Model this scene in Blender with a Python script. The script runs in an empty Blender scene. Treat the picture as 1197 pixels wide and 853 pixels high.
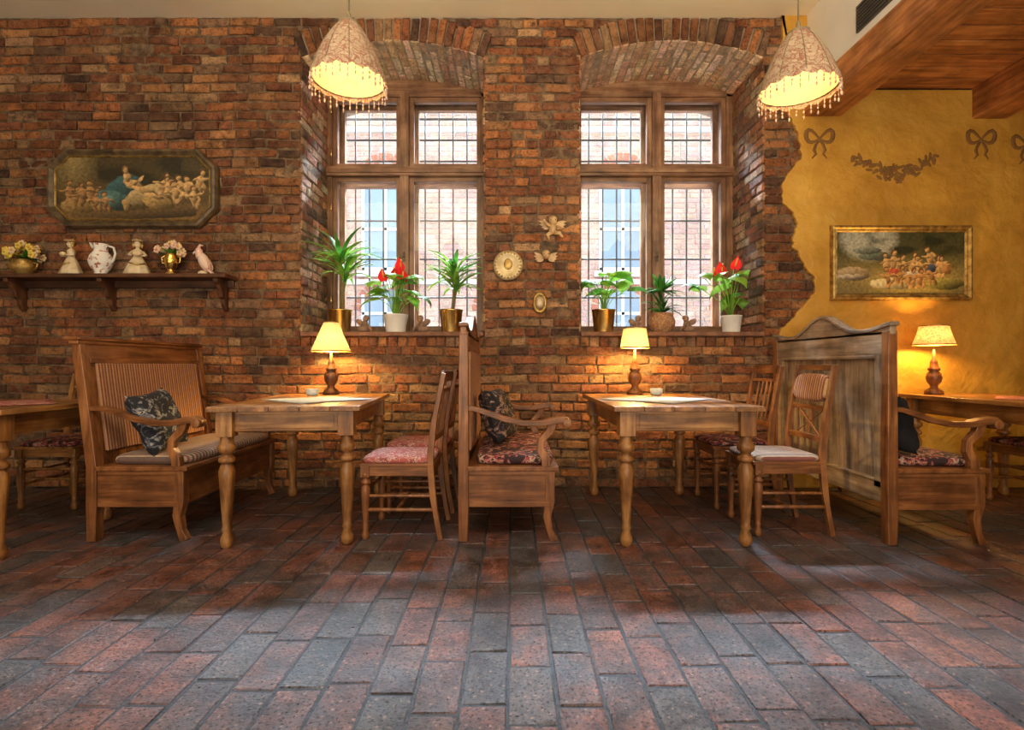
import bpy, bmesh, math, random
from mathutils import Vector, Matrix, Euler, noise
R=random.Random(11)
F=600.0
YW=4.2
def PX(px,py,y): return Vector(((px-598.5)*y/F, y, 1-(py-426.5)*y/F))
SC=bpy.context.scene
# ------------------------------------------------------------------ materials
def newmat(name):
    m=bpy.data.materials.new(name); m.use_nodes=True
    nt=m.node_tree; b=nt.nodes['Principled BSDF']
    return m,nt,b
def coords(nt,scale=(1,1,1),kind='Object'):
    tc=nt.nodes.new('ShaderNodeTexCoord'); mp=nt.nodes.new('ShaderNodeMapping')
    mp.inputs['Scale'].default_value=scale
    nt.links.new(tc.outputs[kind],mp.inputs['Vector']); return mp.outputs[0]
def nz(nt,vec,scale,detail=4,rough=.55,dist=0):
    n=nt.nodes.new('ShaderNodeTexNoise'); n.inputs['Scale'].default_value=scale
    n.inputs['Detail'].default_value=detail; n.inputs['Roughness'].default_value=rough
    n.inputs['Distortion'].default_value=dist
    nt.links.new(vec,n.inputs['Vector']); return n.outputs['Fac']
def ramp(nt,fac,stops,interp='LINEAR'):
    r=nt.nodes.new('ShaderNodeValToRGB'); r.color_ramp.interpolation=interp
    e=r.color_ramp.elements
    while len(e)<len(stops): e.new(.5)
    for i,(p,c) in enumerate(stops):
        e[i].position=p; e[i].color=(c[0],c[1],c[2],1)
    nt.links.new(fac,r.inputs[0]); return r.outputs[0]
def mixc(nt,a,b_,fac,mode='MIX'):
    mx=nt.nodes.new('ShaderNodeMix'); mx.data_type='RGBA'; mx.blend_type=mode
    for sock,val in ((mx.inputs[0],fac),(mx.inputs[6],a),(mx.inputs[7],b_)):
        if isinstance(val,(int,float)): sock.default_value=val
        elif isinstance(val,tuple): sock.default_value=(*val,1)
        else: nt.links.new(val,sock)
    return mx.outputs[2]
def bump(nt,b,h,strength,dist=.01):
    bp=nt.nodes.new('ShaderNodeBump'); bp.inputs['Strength'].default_value=strength
    bp.inputs['Distance'].default_value=dist
    nt.links.new(h,bp.inputs['Height']); nt.links.new(bp.outputs[0],b.inputs['Normal'])
def simple(name,c1,c2=None,rough=.6,scale=8,metal=0,bs=0.2,bd=.004,lo=.35,hi=.65,spec=.5,trans=0):
    m,nt,b=newmat(name)
    if c2 is None: c2=tuple(x*.75 for x in c1)
    v=coords(nt); n=nz(nt,v,scale)
    col=ramp(nt,n,[(lo,c2),(hi,c1)])
    nt.links.new(col,b.inputs['Base Color'])
    b.inputs['Roughness'].default_value=rough; b.inputs['Metallic'].default_value=metal
    b.inputs['Specular IOR Level'].default_value=spec
    if bs: bump(nt,b,nz(nt,v,scale*5),bs,bd)
    if trans:
        tr=nt.nodes.new('ShaderNodeBsdfTranslucent'); nt.links.new(col,tr.inputs[0])
        mx=nt.nodes.new('ShaderNodeMixShader'); mx.inputs[0].default_value=trans
        nt.links.new(b.outputs[0],mx.inputs[1]); nt.links.new(tr.outputs[0],mx.inputs[2])
        nt.links.new(mx.outputs[0],nt.nodes['Material Output'].inputs['Surface'])
    return m
def wood(name,dark,mid,light,rough=.45):
    out=[]
    for ax in range(3):
        m,nt,b=newmat(name+'_'+'xyz'[ax])
        sc=[9,9,9]; sc[ax]=.9
        v=coords(nt,tuple(sc))
        n=nz(nt,v,2.2,6,.6,.6)
        sc2=[60,60,60]; sc2[ax]=2.5
        v2=coords(nt,tuple(sc2)); n2=nz(nt,v2,1.5,3,.6)
        mx=nt.nodes.new('ShaderNodeMath'); mx.operation='MULTIPLY_ADD'
        nt.links.new(n2,mx.inputs[0]); mx.inputs[1].default_value=.35
        nt.links.new(n,mx.inputs[2])
        col=ramp(nt,mx.outputs[0],[(.45,dark),(.66,mid),(.9,light)])
        wear=nz(nt,coords(nt),5,5,.6)
        col=mixc(nt,col,ramp(nt,wear,[(.35,(.58,.55,.52)),(.6,(1.15,1.12,1.1))]),1.0,'MULTIPLY')
        nt.links.new(col,b.inputs['Base Color'])
        b.inputs['Roughness'].default_value=rough
        bump(nt,b,mx.outputs[0],.25,.004)
        out.append(m)
    return tuple(out)
def stripes(name,cols,period,axis):
    m,nt,b=newmat(name)
    v=coords(nt); s=nt.nodes.new('ShaderNodeSeparateXYZ'); nt.links.new(v,s.inputs[0])
    d=nt.nodes.new('ShaderNodeMath'); d.operation='DIVIDE'; nt.links.new(s.outputs[axis],d.inputs[0]); d.inputs[1].default_value=period
    f=nt.nodes.new('ShaderNodeMath'); f.operation='FRACT'; nt.links.new(d.outputs[0],f.inputs[0])
    n=len(cols); col=ramp(nt,f.outputs[0],[(i/n,c) for i,c in enumerate(cols)],'CONSTANT')
    nn=nz(nt,v,40)
    col=mixc(nt,col,ramp(nt,nn,[(.3,(.6,.6,.6)),(.7,(1,1,1))]),.5,'MULTIPLY')
    nt.links.new(col,b.inputs['Base Color']); b.inputs['Roughness'].default_value=.85
    bump(nt,b,nz(nt,v,150),.3,.002)
    return m
def floral(name,bg,c1,c2,scale=14,t0=.5):
    m,nt,b=newmat(name)
    v=coords(nt); n=nz(nt,v,scale,3,.6,1.5)
    nt.links.new(ramp(nt,n,[(0,bg),(t0,bg),(t0+.03,c1),(t0+.07,c1),(t0+.10,c2),(t0+.15,bg)]),b.inputs['Base Color'])
    b.inputs['Roughness'].default_value=.85
    bump(nt,b,nz(nt,v,120),.25,.002)
    return m
def brickmat(name,rough=.8,bs=.7,spec=.3,dirt=(.34,.28,.25),nscale=14,floor=False,pale=False):
    m,nt,b=newmat(name)
    at=nt.nodes.new('ShaderNodeAttribute'); at.attribute_name='Col'
    v=coords(nt)
    n=nz(nt,v,nscale,8,.7)
    n2=nz(nt,v,55,5,.7)
    colo=mixc(nt,at.outputs['Color'],ramp(nt,n,[(.3,dirt),(.45,(.8,.77,.74)),(.6,(1.15,1.1,1.05)),(.74,(1.7,1.65,1.6))]),1.0,'MULTIPLY')
    colo=mixc(nt,colo,ramp(nt,n2,[(.36,(.35,.33,.33)),(.5,(1,1,1))]),1.0,'MULTIPLY')
    if floor:
        pat=nz(nt,v,1.7,8,.72)
        colo=mixc(nt,colo,(.082,.090,.100),ramp(nt,pat,[(.43,(0,0,0)),(.60,(.85,.85,.85))]))
        def vor(scale):
            x=nt.nodes.new('ShaderNodeTexVoronoi'); x.voronoi_dimensions='2D'; x.inputs['Scale'].default_value=scale; nt.links.new(v,x.inputs['Vector']); return x
        v1=vor(40); v2=vor(19); v3=vor(85)
        colo=mixc(nt,colo,(.38,.22,.15),ramp(nt,v2.outputs['Distance'],[(.05,(.8,.8,.8)),(.12,(0,0,0))]))
        colo=mixc(nt,colo,ramp(nt,v1.outputs['Distance'],[(.12,(.14,.13,.13)),(.22,(1,1,1))]),1.0,'MULTIPLY')
        colo=mixc(nt,colo,ramp(nt,v3.outputs['Distance'],[(.12,(.35,.34,.33)),(.22,(1,1,1))]),1.0,'MULTIPLY')
        pat3=nz(nt,v,4.5,7,.75)
        colo=mixc(nt,colo,ramp(nt,pat3,[(.36,(.5,.47,.46)),(.55,(1.05,1.05,1.05))]),1.0,'MULTIPLY')
    elif not pale:
        pat=nz(nt,v,3.5,6,.7)
        colo=mixc(nt,colo,(.24,.145,.08),ramp(nt,pat,[(.48,(0,0,0)),(.68,(.65,.65,.65))]))
        pat2=nz(nt,v,1.1,6,.7)
        colo=mixc(nt,colo,ramp(nt,pat2,[(.34,(.42,.39,.37)),(.52,(1,1,1))]),1.0,'MULTIPLY')
    nt.links.new(colo,b.inputs['Base Color'])
    rr=nt.nodes.new('ShaderNodeMapRange'); rr.inputs[3].default_value=rough-.15; rr.inputs[4].default_value=rough+.15
    nt.links.new(n2,rr.inputs[0]); nt.links.new(rr.outputs[0],b.inputs['Roughness'])
    b.inputs['Specular IOR Level'].default_value=spec
    ad=nt.nodes.new('ShaderNodeMath'); ad.operation='ADD'; nt.links.new(n,ad.inputs[0]); nt.links.new(n2,ad.inputs[1])
    bump(nt,b,ad.outputs[0],bs,.012)
    return m
def attrmat(name,rough=.55):
    m,nt,b=newmat(name)
    at=nt.nodes.new('ShaderNodeAttribute'); at.attribute_name='Col'
    nt.links.new(at.outputs['Color'],b.inputs['Base Color']); b.inputs['Roughness'].default_value=rough
    v=coords(nt); bump(nt,b,nz(nt,v,180),.2,.001)
    return m
def shademat(name,c1,c2,scale,amt=.5):
    m,nt,b=newmat(name)
    v=coords(nt); n=nz(nt,v,scale,3,.6,1.2)
    col=ramp(nt,n,[(.40,c1),(.5,c2),(.56,c1),(.62,tuple(x*.8 for x in c1))])
    nt.links.new(col,b.inputs['Base Color']); b.inputs['Roughness'].default_value=.8
    tr=nt.nodes.new('ShaderNodeBsdfTranslucent'); nt.links.new(col,tr.inputs[0])
    mx=nt.nodes.new('ShaderNodeMixShader'); mx.inputs[0].default_value=amt
    nt.links.new(b.outputs[0],mx.inputs[1]); nt.links.new(tr.outputs[0],mx.inputs[2])
    nt.links.new(mx.outputs[0],nt.nodes['Material Output'].inputs['Surface'])
    return m
def emit(name,c,s):
    m,nt,b=newmat(name); b.inputs['Emission Color'].default_value=(*c,1); b.inputs['Emission Strength'].default_value=s
    b.inputs['Base Color'].default_value=(*c,1); return m
def glassmat(name,tint=(.95,.97,.97)):
    m,nt,b=newmat(name)
    t=nt.nodes.new('ShaderNodeBsdfTransparent'); t.inputs[0].default_value=(*tint,1)
    g=nt.nodes.new('ShaderNodeBsdfGlossy'); g.inputs['Roughness'].default_value=.03
    fr=nt.nodes.new('ShaderNodeFresnel'); fr.inputs[0].default_value=1.3
    mx=nt.nodes.new('ShaderNodeMixShader'); nt.links.new(fr.outputs[0],mx.inputs[0])
    nt.links.new(t.outputs[0],mx.inputs[1]); nt.links.new(g.outputs[0],mx.inputs[2])
    nt.links.new(mx.outputs[0],nt.nodes['Material Output'].inputs['Surface'])
    return m

PINE=wood('pine',(.12,.042,.011),(.31,.135,.038),(.52,.27,.09),.34)
OAK=wood('oak_brown',(.09,.030,.009),(.24,.09,.028),(.41,.18,.06),.36)
DARK=wood('dark_walnut',(.035,.014,.008),(.09,.035,.016),(.16,.07,.03))
GREYW=wood('weathered_wood',(.13,.085,.05),(.32,.225,.145),(.52,.40,.28),.6)
BEAM=wood('beam_wood',(.18,.055,.016),(.42,.165,.05),(.62,.30,.10),.55)
FRAMEW=wood('window_wood',(.11,.048,.025),(.25,.125,.065),(.42,.26,.15),.4)
M_brick=brickmat('wall_brick',.75,.9,.35)
M_pale=brickmat('arch_brick',.8,.7,.3,(.6,.52,.45),14,False,True)
M_floor=brickmat('floor_brick',.32,.7,.6,(.38,.35,.35),9,True)
M_mortar=simple('mortar',(.25,.165,.095),(.085,.053,.032),.95,16,bs=.9,bd=.02)
M_mortarp=simple('pale_mortar',(.42,.33,.24),(.26,.19,.13),.95,16,bs=.9,bd=.02)
M_fmortar=simple('floor_mortar',(.06,.066,.072),(.025,.03,.033),.6,30,bs=.8,bd=.01)
M_cream=simple('cream_plaster',(.92,.86,.70),(.88,.8,.62),.9,2,bs=.1)
M_white=simple('white_plaster',(.90,.88,.82),(.84,.81,.74),.9,2,bs=.1)
def yellowmat():
    m,nt,b=newmat('ochre_plaster')
    v=coords(nt); n=nz(nt,v,1.6,6,.65,.3); n2=nz(nt,v,5,5,.5,.2)
    c=ramp(nt,n,[(.3,(.42,.205,.025)),(.5,(.58,.305,.038)),(.7,(.70,.41,.065))])
    nt.links.new(c,b.inputs['Base Color']); b.inputs['Roughness'].default_value=.55
    bump(nt,b,n2,.75,.05); return m
M_yellow=yellowmat()
M_sill=simple('clay_sill',(.28,.13,.07),(.15,.065,.038),.7,12,bs=.5)
M_gold=simple('brass_gold',(.85,.60,.22),(.62,.40,.10),.25,6,metal=1,bs=.1)
M_goldf=simple('gilt_frame',(.62,.42,.13),(.26,.15,.04),.4,25,metal=.7,bs=.6)
M_darkf=simple('dark_frame',(.15,.10,.05),(.05,.035,.02),.4,18,bs=.5)
M_ivory=simple('ivory_ceramic',(.80,.68,.46),(.60,.46,.27),.35,15,bs=.1)
M_whitec=simple('white_ceramic',(.85,.84,.80),(.7,.68,.64),.25,6,bs=0)
M_pink=simple('pink_ceramic',(.80,.46,.37),(.85,.66,.55),.35,10,bs=.1)
M_terra=floral('patterned_pot_glaze',(.34,.15,.07),(.62,.40,.2),(.16,.06,.03),30)
M_pitcher=floral('painted_pitcher_glaze',(.85,.83,.78),(.45,.12,.10),(.25,.30,.12),13,.53)
M_soil=simple('soil',(.05,.035,.02),(.02,.015,.01),.95,40)
M_leaf=simple('leaf_green',(.14,.42,.05),(.06,.25,.03),.4,10,bs=0,trans=.35)
M_leaf2=simple('leaf_yellow_green',(.42,.68,.10),(.20,.48,.05),.4,10,bs=0,trans=.4)
M_leafy=simple('leaf_dark',(.06,.20,.05),(.03,.11,.03),.35,10,bs=0,trans=.2)
M_stem=simple('stem',(.20,.17,.06),(.12,.09,.04),.6)
M_red=simple('red_spathe',(.9,.03,.02),(.7,.015,.02),.25,8,bs=0,trans=.25)
M_yel=simple('yellow_petals',(.85,.68,.12),(.75,.5,.08),.6,12)
M_petal=simple('cream_petals',(.85,.7,.4),(.7,.45,.3),.6,20)
M_iron=simple('iron_bars',(.07,.08,.09),(.04,.045,.05),.5)
M_glass=glassmat('window_glass')
M_cup=simple('tealight_glass',(.72,.74,.72),(.5,.52,.5),.1,60,bs=.3)
M_candle=simple('candle_wax',(.85,.8,.68),None,.5,bs=0)
M_stripe=stripes('striped_upholstery',[(.52,.27,.14),(.26,.08,.045),(.58,.36,.19),(.30,.10,.06)],.045,1)
M_stripe2=stripes('striped_cushion',[(.55,.43,.31),(.28,.10,.08),(.48,.36,.25),(.17,.10,.08)],.06,1)
M_flor=floral('floral_red',(.03,.014,.016),(.34,.06,.06),(.58,.42,.30),15,.49)
M_florp=floral('floral_pink',(.40,.09,.08),(.62,.38,.29),(.16,.02,.03),22)
M_florb=floral('floral_black',(.010,.009,.012),(.13,.06,.05),(.50,.36,.26),15,.5)
M_florw=floral('floral_black_white',(.016,.017,.024),(.14,.15,.18),(.55,.52,.46),15,.52)
M_black=simple('black_velvet',(.012,.012,.014),(.005,.005,.006),.9,20)
M_cloth=floral('lace_cloth',(.52,.54,.54),(.36,.40,.42),(.68,.67,.63),50)
M_pshade=shademat('pendant_shade_fabric',(.50,.39,.27),(.26,.09,.06),24,.07)
M_pshin=shademat('pendant_lining',(.90,.74,.42),(.88,.70,.38),10,.07)
M_tshade=shademat('table_shade',(.78,.64,.38),(.70,.55,.30),10,.055)
M_tshade2=shademat('table_shade_floral',(.85,.55,.30),(.66,.2,.09),30,.075)
M_bulb=emit('bulb_glow',(1,.72,.32),4)
M_bead=simple('glass_bead',(.75,.68,.6),(.35,.15,.12),.15,60,bs=0)
M_cord=simple('cord',(.25,.2,.12),None,.7)
M_stencil=simple('stencil_paint',(.19,.09,.025),(.27,.14,.035),.85,12,bs=.2)
M_vent=simple('vent_metal',(.10,.09,.08),(.05,.05,.05),.5)
M_paint=attrmat('oil_paint',.5)
M_facade=brickmat('facade_brick',.9,.1,.2,(.8,.78,.76),2,False,True)
M_fstone=simple('facade_stone',(.68,.62,.58),(.54,.48,.45),.9,2)
M_fwin=simple('facade_window_glass',(.26,.35,.45),(.2,.26,.34),.15,.5,bs=0)
M_fwhite=simple('facade_window_frame',(.8,.8,.8),None,.6)
M_street=simple('street_paving',(.45,.45,.45),(.35,.35,.35),.9,3)

# ------------------------------------------------------------------ builder
class B:
    def __init__(s,name): s.name=name;s.v=[];s.f=[];s.m=[];s.s=[];s.mats=[];s.T=None;s.cols=None
    def mi(s,mat):
        if mat not in s.mats: s.mats.append(mat)
        return s.mats.index(mat)
    def add(s,vs,fs,mat,smooth=False):
        if isinstance(mat,tuple):
            e=[max(v[i] for v in vs)-min(v[i] for v in vs) for i in range(3)]
            mat=mat[e.index(max(e))]
        o=len(s.v); i=s.mi(mat)
        for v in vs:
            v=Vector(v)
            if s.T: v=s.T@v
            s.v.append(v)
        for f in fs: s.f.append([a+o for a in f]); s.m.append(i); s.s.append(smooth)
    def hexa(s,c,mat,smooth=False):
        s.add(c,[(0,3,2,1),(4,5,6,7),(0,1,5,4),(1,2,6,5),(2,3,7,6),(3,0,4,7)],mat,smooth)
    def box(s,x0,x1,y0,y1,z0,z1,mat,rot=None):
        c=[(x0,y0,z0),(x1,y0,z0),(x1,y1,z0),(x0,y1,z0),(x0,y0,z1),(x1,y0,z1),(x1,y1,z1),(x0,y1,z1)]
        if rot:
            cc=Vector(((x0+x1)/2,(y0+y1)/2,(z0+z1)/2)); Rm=Euler(rot).to_matrix()
            c=[cc+Rm@(Vector(v)-cc) for v in c]
        s.hexa(c,mat)
    def lathe(s,prof,c,mat,seg=20,rot=None,sy=1,smooth=True,caps=True):
        vs=[];fs=[]; Rm=Euler(rot).to_matrix() if rot else Matrix.Identity(3); c=Vector(c)
        for (r,z) in prof:
            for k in range(seg):
                a=2*math.pi*k/seg; vs.append(c+Rm@Vector((r*math.cos(a),r*math.sin(a)*sy,z)))
        for i in range(len(prof)-1):
            for k in range(seg):
                k2=(k+1)%seg; fs.append((i*seg+k,i*seg+k2,(i+1)*seg+k2,(i+1)*seg+k))
        if caps:
            if prof[0][0]>1e-4: fs.append(tuple(reversed(range(seg))))
            n=(len(prof)-1)*seg
            if prof[-1][0]>1e-4: fs.append(tuple(n+k for k in range(seg)))
        if isinstance(mat,tuple): mat=mat[2]
        s.add(vs,fs,mat,smooth)
    def sup(s,c,r,mat,e=1.0,e2=None,rot=None,nu=24,nv=14):
        if e2 is None:e2=e
        sp=lambda x,p: math.copysign(abs(x)**p,x)
        Rm=Euler(rot).to_matrix() if rot else Matrix.Identity(3); c=Vector(c)
        vs=[];fs=[]
        for i in range(nv+1):
            ph=-math.pi/2+math.pi*i/nv
            for k in range(nu):
                t=2*math.pi*k/nu
                vs.append(c+Rm@Vector((r[0]*sp(math.cos(ph),e2)*sp(math.cos(t),e),r[1]*sp(math.cos(ph),e2)*sp(math.sin(t),e),r[2]*sp(math.sin(ph),e2))))
        for i in range(nv):
            for k in range(nu):
                k2=(k+1)%nu; fs.append((i*nu+k,i*nu+k2,(i+1)*nu+k2,(i+1)*nu+k))
        s.add(vs,fs,mat,True)
    def pillow(s,c,w,h,t,mat,rot):
        Rm=Euler(rot).to_matrix(); c=Vector(c); n=14; vs=[];fs=[]
        for sgn in (1,-1):
            for i in range(n+1):
                for j in range(n+1):
                    u=2*i/n-1; v=2*j/n-1
                    k=1-.10*(1-abs(u)**2)*abs(v)**3; k2=1-.10*(1-abs(v)**2)*abs(u)**3
                    z=t*((1-u**4)*(1-v**4))**.5*sgn*(1+.25*noise.noise(Vector((u*2.6,v*2.6,c.x))))
                    vs.append(c+Rm@Vector((u*w/2*k2,v*h/2*k,z)))
        q=(n+1)**2
        for g in (0,1):
            for i in range(n):
                for j in range(n):
                    a=g*q+i*(n+1)+j; f=(a,a+1,a+n+2,a+n+1); fs.append(f if g==0 else f[::-1])
        s.add(vs,fs,mat,True)
    def sweep(s,pts,sizes,mat,side=(0,1,0)):
        pts=[Vector(p) for p in pts]; side=Vector(side).normalized(); vs=[];fs=[]
        if not isinstance(sizes,list): sizes=[sizes]*len(pts)
        for i,p in enumerate(pts):
            t=(pts[min(i+1,len(pts)-1)]-pts[max(i-1,0)]).normalized(); n=t.cross(side).normalized()
            w,h=sizes[i]
            for a,b in ((-1,-1),(1,-1),(1,1),(-1,1)): vs.append(p+side*w/2*a+n*h/2*b)
        for i in range(len(pts)-1):
            for k in range(4):
                k2=(k+1)%4; fs.append((i*4+k,i*4+k2,i*4+4+k2,i*4+4+k))
        fs.append((3,2,1,0)); n=(len(pts)-1)*4; fs.append((n,n+1,n+2,n+3))
        s.add(vs,fs,mat)
    def tube(s,pts,r,mat,seg=8):
        pts=[Vector(p) for p in pts]; vs=[];fs=[]
        if not isinstance(r,list): r=[r]*len(pts)
        up=Vector((0,0,1)); t0=(pts[1]-pts[0]).normalized()
        if abs(t0.z)>.9: up=Vector((0,1,0))
        for i,p in enumerate(pts):
            t=(pts[min(i+1,len(pts)-1)]-pts[max(i-1,0)]).normalized()
            a=t.cross(up)
            if a.length<1e-3: a=t.cross(Vector((1,0,0)))
            a.normalize(); b=t.cross(a).normalized(); up=-b if b.dot(up)<0 else b
            b=up; 
            for k in range(seg):
                q=2*math.pi*k/seg; vs.append(p+(a*math.cos(q)+b*math.sin(q))*r[i])
        for i in range(len(pts)-1):
            for k in range(seg):
                k2=(k+1)%seg; fs.append((i*seg+k,i*seg+k2,(i+1)*seg+k2,(i+1)*seg+k))
        fs.append(tuple(reversed(range(seg)))); n=(len(pts)-1)*seg; fs.append(tuple(n+k for k in range(seg)))
        if isinstance(mat,tuple): mat=mat[2]
        s.add(vs,fs,mat,True)
    def prism(s,poly,axis,a0,a1,mat):
        def P(p,a):
            return {'y':(p[0],a,p[1]),'x':(a,p[0],p[1]),'z':(p[0],p[1],a)}[axis]
        n=len(poly); vs=[P(p,a0) for p in poly]+[P(p,a1) for p in poly]
        fs=[tuple(range(n)),tuple(reversed(range(n,2*n)))]+[(i,n+i,n+(i+1)%n,(i+1)%n) for i in range(n)]
        s.add(vs,fs,mat)
    def leaf(s,base,az,el,L,W,droop,mat,prof='strap',n=8,roll=0):
        p=Vector(base); vs=[];fs=[]
        H={'strap':[.35,.7,.95,1,.95,.82,.6,.33,.02],'heart':[.5,.95,1,.93,.8,.6,.38,.16,.01]}[prof]
        for i in range(n+1):
            d=Vector((math.cos(az)*math.cos(el),math.sin(az)*math.cos(el),math.sin(el)))
            sd=Vector((-math.sin(az),math.cos(az),0)); nn=sd.cross(d)
            sd=(sd*math.cos(roll)+nn*math.sin(roll)); up=sd.cross(d)
            w=W/2*H[i]
            bk=d*(-.12*L if (prof=='heart' and i==0) else 0)
            vs+= [p+sd*w-up*(-.25*w)+bk, p, p-sd*w+up*(.25*w)+bk]
            p=p+d*(L/n); el-=droop/n
        for i in range(n):
            for k in (0,1): fs.append((i*3+k,i*3+k+1,i*3+4+k,i*3+3+k))
        s.add(vs,fs,mat,True)
    def done(s,loc=(0,0,0),rz=0,bevel=0,parent=None,rot=None):
        me=bpy.data.meshes.new(s.name); me.from_pydata([tuple(v) for v in s.v],[],s.f)
        for m in s.mats: me.materials.append(m)
        me.polygons.foreach_set('material_index',s.m); me.polygons.foreach_set('use_smooth',s.s)
        bm=bmesh.new(); bm.from_mesh(me); bmesh.ops.recalc_face_normals(bm,faces=bm.faces); bm.to_mesh(me); bm.free()
        if s.cols:
            at=me.color_attributes.new('Col','FLOAT_COLOR','POINT')
            for i,c in enumerate(s.cols): at.data[i].color=(c[0],c[1],c[2],1)
        o=bpy.data.objects.new(s.name,me); SC.collection.objects.link(o)
        o.location=loc; o.rotation_euler=rot if rot else (0,0,rz)
        if parent: o.parent=parent
        if bevel:
            md=o.modifiers.new('bevel','BEVEL'); md.width=bevel; md.segments=2; md.limit_method='ANGLE'; md.angle_limit=math.radians(50)
        return o
def empty(name,loc=(0,0,0)):
    e=bpy.data.objects.new(name,None); SC.collection.objects.link(e); e.location=loc; return e

# ------------------------------------------------------------------ brick laying
class Bricks(B):
    def __init__(s,name): super().__init__(name); s.cols=[]
    def add(s,vs,fs,mat,smooth=False,col=(1,1,1)):
        super().add(vs,fs,mat,smooth); s.cols+= [col]*len(vs)
    def brick(s,O,U,V,N,u0,u1,v0,v1,prot,col,mat,ins=.008,jit=.004,depth=.03,wob=0):
        def P(u,v,n):
            q=O+U*u+V*v+N*n
            if wob: q=q+V*(wob*noise.noise(Vector((u*1.3,v*.9,3.1))))
            return q
        j=lambda: R.uniform(-jit,jit)
        c=[(u0,v0),(u1,v0),(u1,v1),(u0,v1)]
        ci=[(u0+ins,v0+ins),(u1-ins,v0+ins),(u1-ins,v1-ins),(u0+ins,v1-ins)]
        c=[(a+j(),b+j()) for a,b in c]
        vs=[P(a,b,-depth) for a,b in c]+[P(a,b,prot-ins*.8) for a,b in c]+[P(a+j(),b+j(),prot+j()*.8) for a,b in ci]
        fs=[]
        for r in (0,4):
            for k in range(4): fs.append((r+k,r+(k+1)%4,r+4+(k+1)%4,r+4+k))
        fs.append((8,9,10,11))
        s.add(vs,fs,mat,False,col)
PAL=[(.34,.128,.046),(.41,.165,.060),(.29,.105,.042),(.46,.22,.088),(.21,.080,.042),(.32,.115,.047),(.42,.255,.13),(.26,.095,.045),(.38,.155,.056),(.12,.06,.038),(.33,.19,.11)]
def bcol(x=0,z=0):
    c=R.choice(PAL); k=R.uniform(.72,1.35); return tuple(a*k for a in c)
def lay(b,O,U,V,N,z0,z1,hc,iv,mat,cf=bcol,joint=.014,sl=.235,hl=.112,ins=.008,jit=.005,wob=.016,prot=(0,.015)):
    v=z0; row=0
    while v<z1-.03:
        vt=min(v+hc,z1)
        for (a,e) in iv((v+vt)/2):
            u=a; k=0
            head=(row%2==1)
            while u<e-.02:
                L=(hl if (head if k==0 else R.random()<.38) else sl)*R.uniform(.9,1.08)
                ue=u+L
                if e-ue<.06: ue=e
                b.brick(O,U,V,N,u+joint/2,ue-joint/2,v+joint/2,vt-joint/2,R.uniform(*prot),cf(u,v),mat,ins,jit,wob=wob)
                u=ue; k+=1
        v=vt; row+=1
HC=3.84
WIN=[(-1.7255,-.2275,-1.0),(.5565,2.06,1.345)]
ZS=1.27; ZSP=3.52; ZCR=3.66
HW=.75; RI=ZCR-ZSP; RAD=(HW*HW+RI*RI)/(2*RI); ZC=ZCR-RAD; HA=math.asin(HW/RAD); TR=.20
w=Bricks('wall_north')
Y0,Y1=4.216,5.25
for (a,c) in ((-6.1,WIN[0][0]),(WIN[0][1],WIN[1][0]),(WIN[1][1],5.6)): w.box(a,c,Y0,Y1,0,HC,M_mortar)
for (a,c,_) in WIN:
    w.box(a,c,Y0,Y1,0,ZS-.03,M_mortar)
    cx=(a+c)/2; n=16
    pts=[(cx+RAD*math.sin(-HA+2*HA*i/n),ZC+RAD*math.cos(-HA+2*HA*i/n)) for i in range(n+1)]
    pts[0]=(a,pts[0][1]); pts[-1]=(c,pts[-1][1])
    for i in range(n):
        p,q=pts[i],pts[i+1]
        w.hexa([(p[0],Y0,p[1]),(q[0],Y0,q[1]),(q[0],Y1,q[1]),(p[0],Y1,p[1]),(p[0],Y0,HC),(q[0],Y0,HC),(q[0],Y1,HC),(p[0],Y1,HC)],M_mortarp)
def iv_wall(z):
    ex=[]
    for (a,c,_) in WIN:
        cx=(a+c)/2
        if ZS<z<ZSP: ex.append((a,c))
        elif ZS-.125<z<=ZS: ex.append((a,c))
        elif z>=ZSP:
            d=z-ZC; hw=math.tan(HA)*d
            if d<RAD+TR: hw=min(hw,math.sqrt((RAD+TR)**2-d*d))
            else: hw=0
            if hw>.03: ex.append((cx-hw,cx+hw))
    out=[];u=-5.95
    for a,c in ex: out.append((u,a)); u=c
    out.append((u,2.68)); return [(a,c) for a,c in out if c-a>.05]
X=Vector((1,0,0));Yv=Vector((0,1,0));Z=Vector((0,0,1))
lay(w,Vector((0,YW,0)),X,Z,-Yv,0,HC,.0768,iv_wall,M_brick)
st=.026; nx=int(8.6/st); nzc=int(HC/st); vs=[];fs=[]
for i in range(nx+1):
    for j in range(nzc+1):
        x=-5.95+i*(8.63/nx); z=min(j*(HC/nzc),HC)
        d=noise.noise(Vector((x*9,z*9,0)))*.011+noise.noise(Vector((x*26,z*26,5)))*.008+noise.noise(Vector((x*1.5,z*1.5,9)))*.007
        vs.append((x,4.2045-d,z))
for j in range(nzc):
    iv=iv_wall((j+.5)*HC/nzc)
    for i in range(nx):
        xc=-5.95+(i+.5)*(8.63/nx)
        if any(a+.02<xc<c-.02 for a,c in iv):
            a=i*(nzc+1)+j; fs.append((a,a+nzc+1,a+nzc+2,a+1))
w.add(vs,fs,M_mortar,True)
PALE=[(.74,.55,.39),(.66,.44,.29),(.80,.64,.49),(.58,.37,.24)]
pcol=lambda u=0,v=0: tuple(a*R.uniform(.92,1.1) for a in R.choice(PALE))
def rcol(u=0,v=0):
    c=R.choice(PAL+[(.5,.30,.18)]*3+[(.55,.4,.28)]); return tuple(a*R.uniform(1.1,1.4)+.02 for a in c)
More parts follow.
